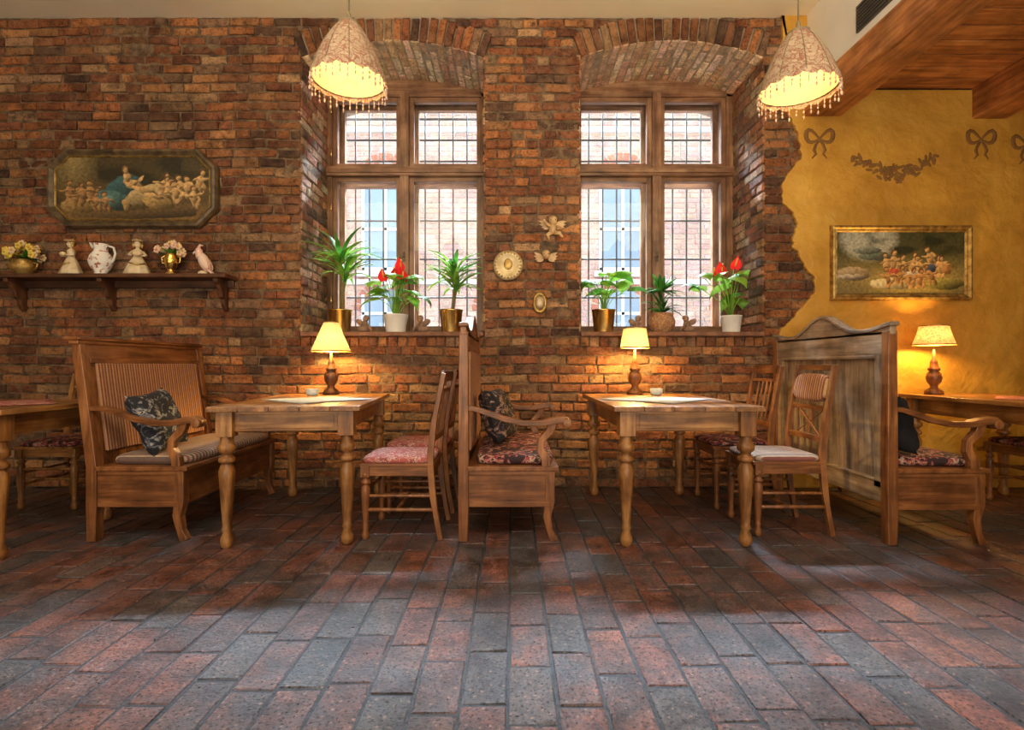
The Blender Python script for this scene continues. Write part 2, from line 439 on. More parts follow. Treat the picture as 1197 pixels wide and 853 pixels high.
for (a,c,_) in WIN:
    cx=(a+c)/2
    n=int((c-a)/.078)
    for i in range(n):
        u=a+(c-a)*i/n; w.brick(Vector((0,YW,0)),X,Z,-Yv,u+.005,u+(c-a)/n-.005,ZS-.125+.006,ZS-.04,R.uniform(.0,.012),bcol(),M_brick)
    n=22
    for i in range(n):
        t=-HA+2*HA*(i+.5)/n; U=Vector((math.cos(t),0,-math.sin(t))); V=Vector((math.sin(t),0,math.cos(t)))
        hwid=RAD*HA/n-.005
        top=min(TR, (HC-ZC)/math.cos(t)-RAD-.005)
        w.brick(Vector((cx,YW,ZC)),U,V,-Yv,-hwid,hwid,RAD+.002,RAD+top,R.uniform(.0,.012),bcol(),M_brick)
        yy=0.0; k=0
        while yy<.6:
            L=.125 if (k==0 and i%2) else .25
            ye=min(yy+L,.62)
            w.brick(Vector((cx,YW,ZC))+V*(RAD+.0),U,Yv,-V,-hwid,hwid,yy+.005,ye-.006,R.uniform(.0,.01),pcol(),M_pale,depth=.02)
            yy=ye;k+=1
    lay(w,Vector((a,YW,0)),Yv,Z,X,ZS,ZSP+.02,.0768,lambda z:[(0.0,.6)],M_brick,cf=rcol,wob=0)
    lay(w,Vector((c,YW,0)),Yv,Z,-X,ZS,ZSP+.02,.0768,lambda z:[(0.0,.6)],M_brick,cf=rcol,wob=0)
w.done()
rag=[(912,14),(914,40),(913,60),(921,82),(923,105),(917,128),(926,145),(931,160),(936,182),(930,192),(919,203),(912,220),(914,238),(924,250),(931,262),(926,275),(925,288),(933,300),(940,312),(949,325),(951,340),(944,352),(932,362),(926,372),(912,384),(905,400),(915,440),(925,480),(912,530),(905,572)]
pl=[]
rp=[((x-598.5)/142.86,1-(y-426.5)/142.86) for x,y in rag]
for i,p in enumerate(rp[:-1]):
    q=rp[i+1]
    for k in range(4):
        t=k/4; x=p[0]*(1-t)+q[0]*t; z=p[1]*(1-t)+q[1]*t
        pl.append((x+.035*noise.noise(Vector((x*30,z*30,0))),min(z,HC)))
pl.append((rp[-1][0],0)); pl+=[(5.5,0),(5.5,3.24),(2.68,3.24),(2.68,HC)]
pw=B('trim_ochre_plaster'); pw.prism(pl,'y',4.172,4.215,M_yellow); pw.done(bevel=.012)

# ------------------------------------------------------------------ floor, ceiling, other walls
fl=Bricks('floor')
fl.box(-6.1,5.6,-3.1,5.3,-.12,-.004,M_fmortar)
FP=[(.27,.100,.063),(.21,.084,.058),(.30,.114,.070),(.15,.104,.087),(.185,.094,.071),(.24,.092,.063),(.13,.107,.10),(.22,.10,.073)]
def fcol(u=0,v=0):
    c=R.choice(FP); k=R.uniform(.78,1.2); return tuple(a*k for a in c)
xx=-5.9
col=0
while xx<5.4:
    wd=.143*R.uniform(.97,1.03); yy=-3+R.uniform(0,.28)
    ww=xx
    while yy<4.2:
        L=.285*R.uniform(.94,1.05); ye=min(yy+L,4.21)
        if ye-yy>.04: fl.brick(Vector((0,0,0)),X,Yv,Z,ww+.0055,ww+wd-.0055,yy+.0055,ye-.0055,R.uniform(-.0015,.001),fcol(),M_floor,ins=.004,jit=.0028,depth=.02)
        yy=ye
    xx+=wd; col+=1
fl.done()
c=B('ceiling'); c.box(-6.1,2.42,-3.1,5.3,HC,HC+.1,M_cream); c.box(2.42,5.6,-3.1,5.3,HC,HC+.1,M_cream); c.done()
for nm,bx in (('wall_south',(-6.1,5.6,-3.1,-3,0,HC)),('wall_west',(-6.1,-6,-3,4.2,0,HC)),('wall_east',(5.5,5.6,-3,4.17,0,HC))):
    b=B(nm); b.box(*bx,M_cream if nm!='wall_east' else M_yellow); b.done()
b=B('trim_soffit'); b.box(2.40,2.70,-3,4.21,3.23,HC,M_white)
b.done()
b=B('ventilation_grille'); b.box(2.385,2.40,3.22,3.56,3.30,3.48,M_vent)
for i in range(7): b.box(2.375,2.39,3.24,3.54,3.315+i*.023,3.325+i*.023,M_vent)
b.done()
b=B('ceiling_beam'); b.box(2.38,2.675,-3,4.19,3.02,3.235,BEAM); b.done(bevel=.012)
b=B('ceiling_beam'); b.box(3.74,4.02,-3,4.19,3.0,3.25,BEAM); b.done(bevel=.012)
b=B('ceiling_planks')
yy=-3
while yy<4.17:
    b.box(2.66,5.5,yy+.005,min(yy+.16,4.19)-.005,3.25,3.275+R.uniform(0,.004),BEAM); yy+=.16
b.box(2.66,5.5,-3,4.2,3.276,3.30,DARK)
b.done(bevel=.004)

# ------------------------------------------------------------------ windows
for i,(a,c,mx) in enumerate(WIN):
    b=B('window_%d'%(i+1)); W=FRAMEW
    y0=4.78
    top=3.53
    b.box(a,a+.05,y0,y0+.1,ZS,top+.1,W); b.box(c-.06,c,y0,y0+.1,ZS,top+.1,W)
    b.box(a,c,y0,y0+.1,top-.03,ZCR+.03,W); b.box(a,c,y0,y0+.1,ZS,ZS+.05,W)
    b.box(mx-.04,mx+.04,y0-.02,y0+.1,ZS,top,W)
    zt=2.80; b.box(a,c,y0-.03,y0+.1,zt-.045,zt+.04,W); b.box(a+.02,c-.02,y0-.045,y0,zt-.02,zt+.015,W)
    def sash(x0,x1,z0,z1,yy,t,f,mat):
        b.box(x0,x0+f,yy,yy+t,z0,z1,mat); b.box(x1-f,x1,yy,yy+t,z0,z1,mat)
        b.box(x0+f,x1-f,yy,yy+t,z0,z0+f,mat); b.box(x0+f,x1-f,yy,yy+t,z1-f,z1,mat)
    for (x0,x1) in ((a+.05,mx-.04),(mx+.04,c-.06)):
        for (z0,z1) in ((ZS+.05,zt-.045),(zt+.04,top-.03)):
            sash(x0,x1,z0,z1,y0+.02,.05,.042,W)
            sash(x0+.0,x1-.0,z0-.01,z1+.02,y0+.20,.05,.055,FRAMEW)
            b.box(x0+.04,x1-.04,y0+.042,y0+.046,z0+.04,z1-.04,M_glass)
            for q in (.2,.8):
                zz=z0+(z1-z0)*q; b.tube([(x0-.004,y0-.012,zz-.03),(x0-.004,y0-.012,zz+.03)],.008,M_gold,8)
    b.box(mx-.010,mx+.010,y0-.03,y0-.02,1.96,2.05,M_darkf); b.tube([(mx,y0-.03,2.0),(mx,y0-.06,2.0),(mx-.04,y0-.065,1.99)],.006,M_darkf,8)
    b.box(mx-.04,mx+.04,y0+.19,y0+.27,ZS,3.66,W); b.box(a,c,y0+.19,y0+.27,zt-.04,zt+.04,W)
    b.box(a,a+.05,y0+.19,y0+.27,ZS,3.6,W); b.box(c-.05,c,y0+.19,y0+.27,ZS,3.6,W); b.box(a,c,y0+.19,y0+.27,3.53,3.70,W)
    yg=5.35; n=11
    for k in range(n+1):
        xg=a-.05+(c-a+.1)*k/n; b.tube([(xg,yg,1.1),(xg,yg,3.85)],.009,M_iron,6)
    zz=1.30
    while zz<3.8: b.box(a-.08,c+.08,yg-.006,yg+.006,zz-.009,zz+.009,M_iron); zz+=.40 if zz<2.6 else .22
    b.done(bevel=.004)
    b=B('trim_%d'%(i+1)); b.box(a+.005,c-.005,4.165,4.79,ZS-.035,ZS,M_sill); b.box(a,c,4.79,5.32,ZS-.06,ZS-.003,M_sill); b.done(bevel=.006)

# ------------------------------------------------------------------ exterior
f=Bricks('building_facade')
def FB(u,v): return tuple(x*R.uniform(.93,1.06) for x in (.64,.42,.36))
f.box(-14,14,11,11.4,-.6,10,M_fstone)
FWX=[-7.8,-5.25,-2.7,-.17,2.37,4.9,7.4]
def ivf(z):
    ex=[]
    for x in FWX:
        for (zb,zt2) in ((.6,2.6),(3.0,5.3),(7.0,9.2)):
            if zb<z<zt2-.45: ex.append((x-.5,x+.5))
            elif zt2-.45<=z<zt2:
                h=.5*math.sqrt(max(0,1-((z-zt2+.45)/.45)**2)); ex.append((x-h,x+h))
    ex.sort(); out=[];u=-14
    for a,c in ex: out.append((u,a)); u=c
    out.append((u,14)); return [q for q in out if q[1]-q[0]>.05]
lay(f,Vector((0,11,0)),X,Z,-Yv,-.6,10,.11,ivf,M_facade,cf=FB,joint=.02,sl=.36,hl=.18,ins=.004,jit=0,wob=0,prot=(.02,.025))
for x in FWX:
    for (zb,zt2) in ((.6,2.6),(3.0,5.3),(7.0,9.2)):
        f.box(x-.5,x+.5,10.985,10.998,zb,zt2,M_fwin)
        for q in (-.48,0,.45): f.box(x+q-.03,x+q+.03,10.95,10.985,zb,zt2-.1,M_fwhite)
        for q in (zb+.05,zb+.9,zt2-.5): f.box(x-.5,x+.5,10.95,10.985,q-.03,q+.03,M_fwhite)
        f.box(x-.62,x+.62,10.88,11,zb-.12,zb,M_fstone)
        n=12
        for k in range(n):
            t=math.pi*(k+.5)/n; U=Vector((math.sin(t),0,-math.cos(t)));
            V=Vector((math.cos(t)*1.0,0,math.sin(t)))
            f.brick(Vector((x,11,zt2-.45)),U,V,-Yv,-.06,.06,.49,.68,.04,(.50,.20,.14),M_facade)
for (z0,z1,p) in ((5.95,6.05,.12),(6.75,6.95,.2),(2.72,2.82,.1)): f.box(-14,14,11-p,11,z0,z1,M_fstone)
for k in range(60):
    x=-14+k*.47; f.box(x,x+.2,10.9,11,6.35,6.75,M_fstone)
f.done()
b=B('street_ground'); b.box(-14,14,5.3,11.4,-.7,-.6,M_street); b.done()

# ------------------------------------------------------------------ furniture
LEG=[(0.020,0),(0.032,.015),(.035,.045),(.021,.085),(.029,.10),(.023,.115),(.026,.16),(.033,.26),(.040,.36),(.042,.41),(.034,.435),(.026,.45),(.043,.462),(.043,.478),(.028,.49),(.028,.505),(.046,.52),(.046,.545),(.034,.56),(.034,.60)]
def turned(b,x,y,mat,sc=1,h=.6):
    b.lathe([(r*sc,z*h/.6) for r,z in LEG],(x,y,0),mat,20)
def table(name,loc,rz,W,L,H=.775,mat=PINE,cloth=True):
    b=B(name); ov=.08
    n=5
    for k in range(n):
        xa=-W/2+W*k/n; b.box(xa+(.0008 if k else 0),xa+W/n-(.0008 if k<n-1 else 0),-L/2,L/2,H-.028,H,mat)
    for sx in (-1,1):
        for sy in (-1,1):
            x=sx*(W/2-ov); y=sy*(L/2-ov+.01); turned(b,x,y,mat,1.0,H-.16)
            b.box(x-.043,x+.043,y-.043,y+.043,H-.165,H-.028,mat)
    a=W/2-ov; l=L/2-ov+.01
    for sy in (-1,1): b.box(-a+.04,a-.04,sy*l-.012,sy*l+.012,H-.14,H-.028,mat)
    for sx in (-1,1): b.box(sx*a-.012,sx*a+.012,-l+.04,l-.04,H-.14,H-.028,mat)
    b.box(-a+.07,a-.07,-l-.016,-l-.010,H-.125,H-.045,mat)
    return b.done(loc,rz,bevel=.004)
t1c=(-1.30,3.40); t1r=math.radians(6)
table('dining_table',(t1c[0],t1c[1],0),t1r,.80,1.26)
table('dining_table',(.962,3.40,0),0,.82,1.26)
table('dining_table',(-3.0,2.98,0),0,.90,.84,mat=PINE)
table('dining_table',(3.45,3.45,0),0,.84,1.16)

def cloth(name,loc,s,rz,mat=M_cloth):
    b=B(name); n=10; vs=[];fs=[]
    for i in range(n+1):
        for j in range(n+1):
            u=i/n-.5; v=j/n-.5
            vs.append((u*s,v*s,.003+.0025*noise.noise(Vector((u*9,v*9,loc[0])))))
    for i in range(n):
        for j in range(n):
            a=i*(n+1)+j; fs.append((a,a+1,a+n+2,a+n+1))
    b.add(vs,fs,mat,True); o=b.done(loc,rz); m=o.modifiers.new('s','SOLIDIFY'); m.thickness=.002; m.offset=1
cloth('table_runner',(-1.25,3.30,.776),.50,math.radians(51)); cloth('table_runner',(.93,3.32,.776),.52,math.radians(45))
cloth('table_runner',(-2.98,2.95,.776),.52,math.radians(45),M_florp); cloth('table_runner',(3.5,3.35,.776),.5,math.radians(45),M_florp)

def lerp_path(pts,z):
    for a,c in zip(pts,pts[1:]):
        if a[1]<=z<=c[1]: return a[0]+(c[0]-a[0])*(z-a[1])/(c[1]-a[1])
    return pts[-1][0]
def chair(loc,rz,style,seatmat,mat=OAK,padmat=None,H=.98):
    b=B('dining_chair'); w=.19
    P=[(-.25,0),(-.21,.22),(-.19,.45),(-.21,.66),(-.27,H)]
    for s in (-1,1):
        pts=[]; 
        for k in range(13):
            z=H*k/12; pts.append((lerp_path(P,z),s*w,z))
        b.sweep(pts,[(.028,.036 if 2<k<9 else .028) for k in range(13)],mat)
        b.lathe([(r*.62,z*.42/.6) for r,z in LEG],(.18,s*.185,0),mat,14)
        b.box(.155,.205,s*.185-.025,s*.185+.025,.36,.425,mat)
        b.box(-.19,.17,s*.187-.011,s*.187+.011,.365,.425,mat)
        b.tube([(-.22,s*.187,.17),(.18,s*.185,.17)],.011,mat)
        b.tube([(-.215,s*.187,.25),(.18,s*.185,.25)],.009,mat)
    b.box(.17,.19,-.17,.17,.365,.425,mat); b.box(-.20,-.18,-.18,.18,.365,.425,mat)
    b.tube([(.0,-.187,.17),(.0,.187,.17)],.010,mat); b.tube([(.18,-.18,.28),(.18,.18,.28)],.010,mat)
    b.box(-.21,.215,-.205,.205,.42,.437,mat)
    b.sup((.005,0,.452),(.21,.205,.030),seatmat,.35,.7)
    def rail(z,h,t=.018,bow=.02):
        pts=[(lerp_path(P,z)-bow*(1-(y/.19)**2),y,z) for y in [(-.19+.38*k/8) for k in range(9)]]
        b.sweep(pts,[(h,t)]*9,mat,side=(0,0,1))
    if style=='pad':
        rail(H-.015,.035); rail(.74,.03); rail(.56,.035)
        xx=(lerp_path(P,.86)); b.sup((xx+.0,0,.862),(.03,.17,.085),padmat,.4,.5,rot=(0,-.19,0))
        for s in (-1,1):
            b.sweep([(lerp_path(P,.57)-.015,s*.13,.57),(lerp_path(P,.73)-.015,-s*.13,.73)],(.02,.012),mat,side=(0,.7,.7))
        b.sweep([(lerp_path(P,.57)-.018,0,.57),(lerp_path(P,.73)-.018,0,.73)],(.025,.012),mat)
    else:
        rail(H-.02,.06); rail(H-.10,.02); rail(.58,.035)
        for k in range(5):
            y=-.12+.06*k; b.sweep([(lerp_path(P,.59)-.012,y,.59),(lerp_path(P,.75)-.016,y,.75),(lerp_path(P,H-.1)-.016,y,H-.1)],(.018,.010),mat)
    return b.done((loc[0],loc[1],0),rz,bevel=.003)
chair((-.66,3.13),math.pi,'slat',M_florp,H=.955); chair((-.65,3.66),math.pi,'slat',M_florp,H=.955)
chair((1.62,3.19),math.pi,'pad',M_stripe2,padmat=M_stripe,H=1.0); chair((1.60,3.75),math.pi,'slat',M_flor,H=.99,mat=OAK)
chair((-3.22,3.74),-math.pi/2,'slat',M_flor,H=.93,mat=PINE)
chair((3.72,3.62),math.pi,'slat',M_flor,H=.95)

def bench(loc,L,lean,crest,mat,backext,upm,cushm,H=1.19,D=.52):
    b=B('high_back_settle')
    XL=lambda z: -lean*max(0,(z-.42)/(H-.42))
    def sb(y0,y1,z0,z1,xa,xb,m):
        b.hexa([(xa+XL(z0),y0,z0),(xb+XL(z0),y0,z0),(xb+XL(z0),y1,z0),(xa+XL(z0),y1,z0),(xa+XL(z1),y0,z1),(xb+XL(z1),y0,z1),(xb+XL(z1),y1,z1),(xa+XL(z1),y1,z1)],m)
    for y in (.03,L-.03):
        b.sweep([(0,y,0),(0,y,.2),(0,y,.42),(XL(.8),y,.8),(XL(H),y,H)],[(.06,.05),(.06,.06),(.06,.06),(.055,.055),(.055,.05)],mat)
    sb(.05,L-.05,.22,.34,-.018,.018,backext); sb(.05,L-.05,H-.14,H,-.018,.018,backext)
    nb=6
    for k in range(nb):
        ya=.12+(L-.24)*k/nb; yb=.12+(L-.24)*(k+1)/nb
        sb(ya+.0003,yb-.0003,.33,H-.13,-.004,.012,backext)
    sb(.05,.13,.3,H-.13,-.018,.018,backext); sb(L-.13,L-.05,.3,H-.13,-.018,.018,backext)
    sb(.12,L-.12,H-.155,H-.135,-.026,.0,backext); sb(.12,L-.12,.335,.35,-.026,.0,backext)
    def top(y):
        if not crest: return 0.0
        t=(y/L-.5)*2
        return .12*(math.cos(math.pi*min(1,abs(t)/.55))*.5+.5)+.03*max(0,(abs(t)-.75)/.25)
    ys=[L*k/28 for k in range(29)]
    if crest:
        poly=[(y,H+top(y)) for y in ys]+[(L,H-.02),(0,H-.02)]
        b.prism(poly,'x',XL(H)-.018,XL(H)+.018,backext)
    b.sweep([(XL(H),-.012,H+top(0)+.01)]+[(XL(H),y,H+top(y)+.01) for y in ys]+[(XL(H),L+.012,H+top(L)+.01)],(.055,.022),backext if backext is GREYW else mat,side=(1,0,0))
    if not crest: b.sweep([(XL(H)-.01,-.02,H+.032),(XL(H)-.01,L+.02,H+.032)],(.09,.02),mat,side=(1,0,0)); 
    sb(.10,L-.10,.50,H-.11,.012,.034,upm)
    sb(.06,L-.06,H-.11,H-.08,.012,.028,mat)
    for y in (.012,L-.042):
        b.box(.025,D-.03,y,y+.03,.20,.40,mat)
        b.box(.03,D-.03,y-.006,y+.036,.195,.225,mat); b.box(.03,D-.03,y-.006,y+.036,.375,.405,mat)
    b.box(D-.045,D-.02,.04,L-.04,.20,.40,mat)
    b.box(.02,D+.02,0,L,.40,.425,mat)
    for y in (.035,L-.035):
        b.sweep([(D-.03,y,.40),(D-.03,y,.22),(D-.045,y,.14),(D-.03,y,.06),(D-.005,y,0)],[(.055,.055),(.055,.055),(.05,.045),(.042,.036),(.045,.045)],mat)
        A=[(.0,.755),(.06,.75),(.14,.725),(.24,.69),(.34,.668),(.44,.668),(.52,.685),(.575,.69),(.605,.675)]
        b.sweep([(x+XL(.75)*(1 if x<.05 else 0),y,z) for x,z in A],[(.05,.028),(.05,.028),(.052,.03),(.056,.03),(.06,.03),(.064,.032),(.068,.036),(.07,.04),(.06,.03)],mat)
        b.lathe([(.026,-.038),(.026,.038)],(.588,y,.668),mat,16,rot=(math.pi/2,0,0))
        b.sweep([(D-.05,y,.42),(D-.055,y,.47),(D-.085,y,.52),(D-.08,y,.57),(D-.03,y,.62),(D-.01,y,.675)],[(.045,.05),(.045,.05),(.04,.042),(.038,.038),(.04,.045),(.045,.05)],mat)
    b.sup((D/2+.03,L/2,.452),(D/2-.03,L/2-.045,.042),cushm,.22,.6,nu=40)
    return b.done(loc,0,bevel=.004)
bench((-2.38,2.90,0),1.14,.09,False,OAK,OAK,M_stripe,M_stripe2,H=1.12)
bench((-.275,2.90,0),1.14,0,True,OAK,OAK,M_stripe,M_flor)
bench((2.11,2.84,0),1.26,0,True,OAK,GREYW,M_stripe,M_flor)
def pillow(name,c,w,h,t,mat,rot):
    b=B(name); b.pillow((0,0,0),w,h,t,mat,rot); b.done(c)
pillow('throw_pillow',(-2.15,3.12,.665),.38,.38,.07,M_florw,(.25,math.radians(68),.35))
pillow('throw_pillow',(-.09,3.38,.675),.36,.38,.08,M_florb,(.0,math.radians(72),-.25))
pillow('throw_pillow',(2.25,3.08,.665),.36,.34,.08,M_black,(.2,math.radians(70),.2))

# ------------------------------------------------------------------ lamps
def point(name,loc,e,col,r=.03,parent=None):
    l=bpy.data.lights.new(name,'POINT'); l.energy=e; l.color=col; l.shadow_soft_size=r
    o=bpy.data.objects.new(name,l); SC.collection.objects.link(o); o.location=loc
    if parent: o.parent=parent
def table_lamp(loc,style,e):
    root=empty('table_lamp',loc); b=B('lamp_body')
    base=[(.060,0),(.062,.015),(.05,.03),(.028,.045),(.024,.06),(.045,.085),(.052,.115),(.045,.145),(.03,.16),(.04,.168),(.04,.18),(.028,.19),(.024,.22),(.02,.235),(.012,.245),(.008,.31)]
    b.lathe(base,(0,0,0),OAK if style else DARK,24)
    prof={0:[(.145,.30),(.140,.315),(.09,.42),(.055,.50)],1:[(.11,.325),(.095,.40),(.085,.46)],2:[(.135,.345),(.12,.38),(.10,.44),(.092,.475)]}[style]
    mt={0:M_tshade,1:M_tshade,2:M_tshade2}[style]
    seg=32
    b.lathe(prof,(0,0,0),mt,seg,caps=False)
    b.lathe([(prof[0][0]+.002,prof[0][1]-.004),(prof[0][0]+.003,prof[0][1]+.004)],(0,0,0),M_goldf,seg,caps=False)
    b.lathe([(prof[-1][0]+.002,prof[-1][1]-.004),(prof[-1][0]+.002,prof[-1][1]+.003)],(0,0,0),M_goldf,seg,caps=False)
    for k in range(3):
        a=k*2.094; b.tube([(0,0,prof[-1][1]-.01),(prof[-1][0]*math.cos(a),prof[-1][0]*math.sin(a),prof[-1][1]-.002)],.0025,M_gold,6)
    for v in b.v: v.z*=1.10
    b.done(parent=root); point('bulb_light',(0,0,.385 if style<2 else .43),e,(1,.60,.18),.025,root)
table_lamp((-1.385,3.93,.776),0,34)
table_lamp((.94,3.93,.776),1,32)
table_lamp((3.23,3.93,.776),2,22)
def pendant(x,y,zr,e):
    root=empty('pendant_lamp',(x,y,zr)); b=B('shade')
    pr=[(.183,0),(.178,.02),(.155,.085),(.125,.155),(.092,.215),(.062,.26),(.05,.275)]
    b.lathe(pr,(0,0,0),M_pshade,40,caps=False)
    b.lathe([(r-.006,z) for r,z in pr],(0,0,0),M_pshin,40,caps=False)
    n=80; vs=[];fs=[]
    for k in range(n):
        a=2*math.pi*k/n; d=.012+.014*abs(math.sin(a*8))
        vs+= [(.184*math.cos(a),.184*math.sin(a),.012),(.188*math.cos(a),.188*math.sin(a),-d)]
    for k in range(n): q=(k+1)%n; fs.append((2*k,2*q,2*q+1,2*k+1))
    b.add(vs,fs,M_pshade,True)
    b.lathe([(.053,.268),(.053,.282),(.03,.29),(.012,.30),(.01,.33),(0.004,.345)],(0,0,0),M_cord,16)
    for k in range(10):
        a=k*.628; b.tube([(r*math.cos(a)*1.012,r*math.sin(a)*1.012,z) for r,z in pr],.0022,M_cord,5)
    n=34
    for k in range(n):
        a=2*math.pi*k/n; x0,y0=.187*math.cos(a),.187*math.sin(a); L=.075 if k%2 else .055
        b.tube([(x0,y0,-.01),(x0,y0,-L)],.0012,M_bead,4)
        for q in (.35,.65,1): b.sup((x0,y0,-L*q),(.005,.005,.007 if q<1 else .011),M_bead,nu=8,nv=5)
    b.tube([(0,0,.33),(0,0,HC-zr)],.004,M_cord,6)
    b.lathe([(.05,HC-zr-.03),(.045,HC-zr-.005),(.05,HC-zr)],(0,0,0),M_cord,16)
    b.sup((0,0,.14),(.03,.03,.04),M_bulb); b.lathe([(.02,.17),(.02,.26)],(0,0,0),M_cord,12)
    b.done(parent=root); point('bulb_light',(0,0,.055),e,(1,.68,.30),.04,root)
pendant(-.826,2.6,2.445,2.6); pendant(1.45,2.6,2.40,2.6)

def cup(loc):
    b=B('tealight_holder'); b.lathe([(.030,0),(.042,.01),(.046,.05),(.043,.05),(.038,.012),(.0,.010)],(0,0,0),M_cup,20); b.lathe([(.02,.010),(.02,.028),(0,.028)],(0,0,0),M_candle,14); b.done(loc)
cup((-1.40,3.60,.783)); cup((1.03,3.66,.783))

# ------------------------------------------------------------------ sill plants
def pot(b,mat,r=.1,h=.19,kind='tall'):
    if kind=='tall': pr=[(r*.80,0),(r*.82,.01),(r,h-.015),(r*1.03,h-.01),(r*1.03,h),(r*.93,h),(r*.88,h-.03),(0,h-.03)]
    else: pr=[(r*.55,0),(r*.6,.01),(r*.95,h*.35),(r*1.0,h*.6),(r*.82,h-.02),(r*.9,h),(r*.8,h),(r*.75,h-.03),(0,h-.03)]
    b.lathe(pr,(0,0,0),mat,28); b.lathe([(r*.8,h-.032),(0,h-.02)],(0,0,0),M_soil,16)
def place(b,px,lim=None):
    p=PX(px,388,4.36); a,c=(WIN[0][:2] if px<600 else WIN[1][:2])
    if lim: a,c=lim
    for v in b.v:
        v.x=max(a+.03-p.x,min(c-.03-p.x,v.x)); v.y=min(v.y,.36)
    b.done((p.x,4.38,ZS))
def dracaena(px,seed,h,mat=M_gold,spread=.36,dx=0):
    r=random.Random(seed); b=B('potted_dracaena'); pot(b,mat,.098,.20)
    crowns=[(dx,0,h),(dx*.3+.03,.02,h*.78)]
    for cx,cy,cz in crowns:
        b.tube([(cx*.2,cy*.2,.16),(cx*.6,cy*.6,cz*.6),(cx,cy,cz)],.010,M_stem)
        for k in range(26):
            az=k*2.4+r.uniform(-.3,.3); el=r.uniform(.3,1.45)
            b.leaf((cx,cy,cz-.05+.08*r.random()),az,el,spread*r.uniform(.7,1.1)*(.75 if abs(math.sin(az))>.7 else 1),.042,r.uniform(.9,1.8),r.choice([M_leaf2,M_leaf2,M_leaf]))
    place(b,px)
def anthurium(px,seed,mat,r0=.09,h0=.16,nl=11,flowers=3,size=.17,bias=0,kind='tall',hh=.36,name='potted_anthurium'):
    r=random.Random(seed); b=B(name); pot(b,mat,r0,h0,kind)
    for k in range(nl+flowers):
        fl_=k>=nl
        az=k*2.4+r.uniform(-.2,.2); d=r.uniform(.06,.22)*(1 if not fl_ else .6); z=r.uniform(.4,1)*hh if not fl_ else hh*r.uniform(.85,1.2)
        tip=Vector((math.cos(az)*d+bias*d,math.sin(az)*d*.6,h0+z*.8))
        b.tube([(0,0,h0-.04),(tip.x*.35,tip.y*.35,h0+z*.4),tip],.0035,M_leaf2,6)
        if fl_:
            b.leaf(tip+Vector((0,-.02,-.03)),-math.pi/2+r.uniform(-.9,.9),1.25,.11,.10,.3,M_red,'heart',roll=r.uniform(-.2,.2))
            b.tube([tip+Vector((0,-.03,-.01)),tip+Vector((math.cos(az)*.01,-.055,.05))],.006,M_yel,6)
        else:
            b.leaf(tip,-math.pi/2+(az-math.pi if r.random()<.5 else math.cos(az)*1.4),r.uniform(-.1,.7),size*r.uniform(.8,1.15),size*.74,r.uniform(1.0,2.0),r.choice([M_leaf,M_leaf2,M_leaf2]),'heart',roll=r.uniform(-.3,.3))
    place(b,px)
dracaena(397,3,.62,spread=.42); dracaena(527,5,.50,spread=.38,dx=.03)
anthurium(462,8,M_whitec,.10,.16,18,4,.20,hh=.42)
anthurium(706,12,M_gold,.098,.20,14,0,.21,bias=.1,hh=.40,name='potted_peace_lily')
anthurium(856,17,M_whitec,.085,.15,12,3,.21,bias=-.5,hh=.46)
def spider(px):
    r=random.Random(4); b=B('potted_spider_plant'); pot(b,M_terra,.115,.17,'round')
    for k in range(34):
        az=k*2.4; b.leaf((0,0,.15+.1*r.random()*(k%3>0)),az,r.uniform(.5,1.4),r.uniform(.2,.30)*(.75 if abs(math.sin(az))>.7 else 1),.028,r.uniform(.8,2.0),r.choice([M_leafy,M_leaf,M_leaf]))
    b.tube([(0,0,.12),(0,0,.36)],.01,M_stem)
    for k in range(26):
        az=k*2.4+1; b.leaf((0,0,.35),az,r.uniform(.2,1.3),r.uniform(.15,.22),.045,r.uniform(.5,1.5),r.choice([M_leafy,M_leaf,M_leaf]))
    place(b,px,(PX(735,0,4.36).x,2.06))
spider(774)
def sitting_angel(px,flip=1):
    b=B('angel_figurine'); m=simple('clay_%d'%px,(.32,.2,.13),(.2,.12,.08),.7,20)
    b.sup((0,0,.03),(.055,.035,.03),m); b.sup((.01*flip,0,.065),(.03,.024,.038),m,rot=(0,.3*flip,0)); b.sup((.02*flip,-.005,.112),(.024,.024,.026),m)
    b.sup((.022*flip,.004,.122),(.026,.026,.022),m); b.sup((.04*flip,-.01,.11),(.006,.005,.004),m)
    b.tube([(.015*flip,-.02,.09),(.045*flip,-.03,.065),(.05*flip,-.03,.035)],[.011,.009,.008],m)
    b.tube([(.02*flip,-.01,.035),(.065*flip,-.025,.04),(.075*flip,-.03,.008)],[.017,.013,.01],m)
    for s in (-1,1): b.sup((-.03*flip,.02*s,.085),(.035,.006,.022),m,rot=(0,.7*flip,.4*s))
    p=PX(px,388,4.3); b.done((p.x,4.27,ZS))
for px,fz in ((426,1),(495,-1),(742,1),(803,-1)): sitting_angel(px,fz)

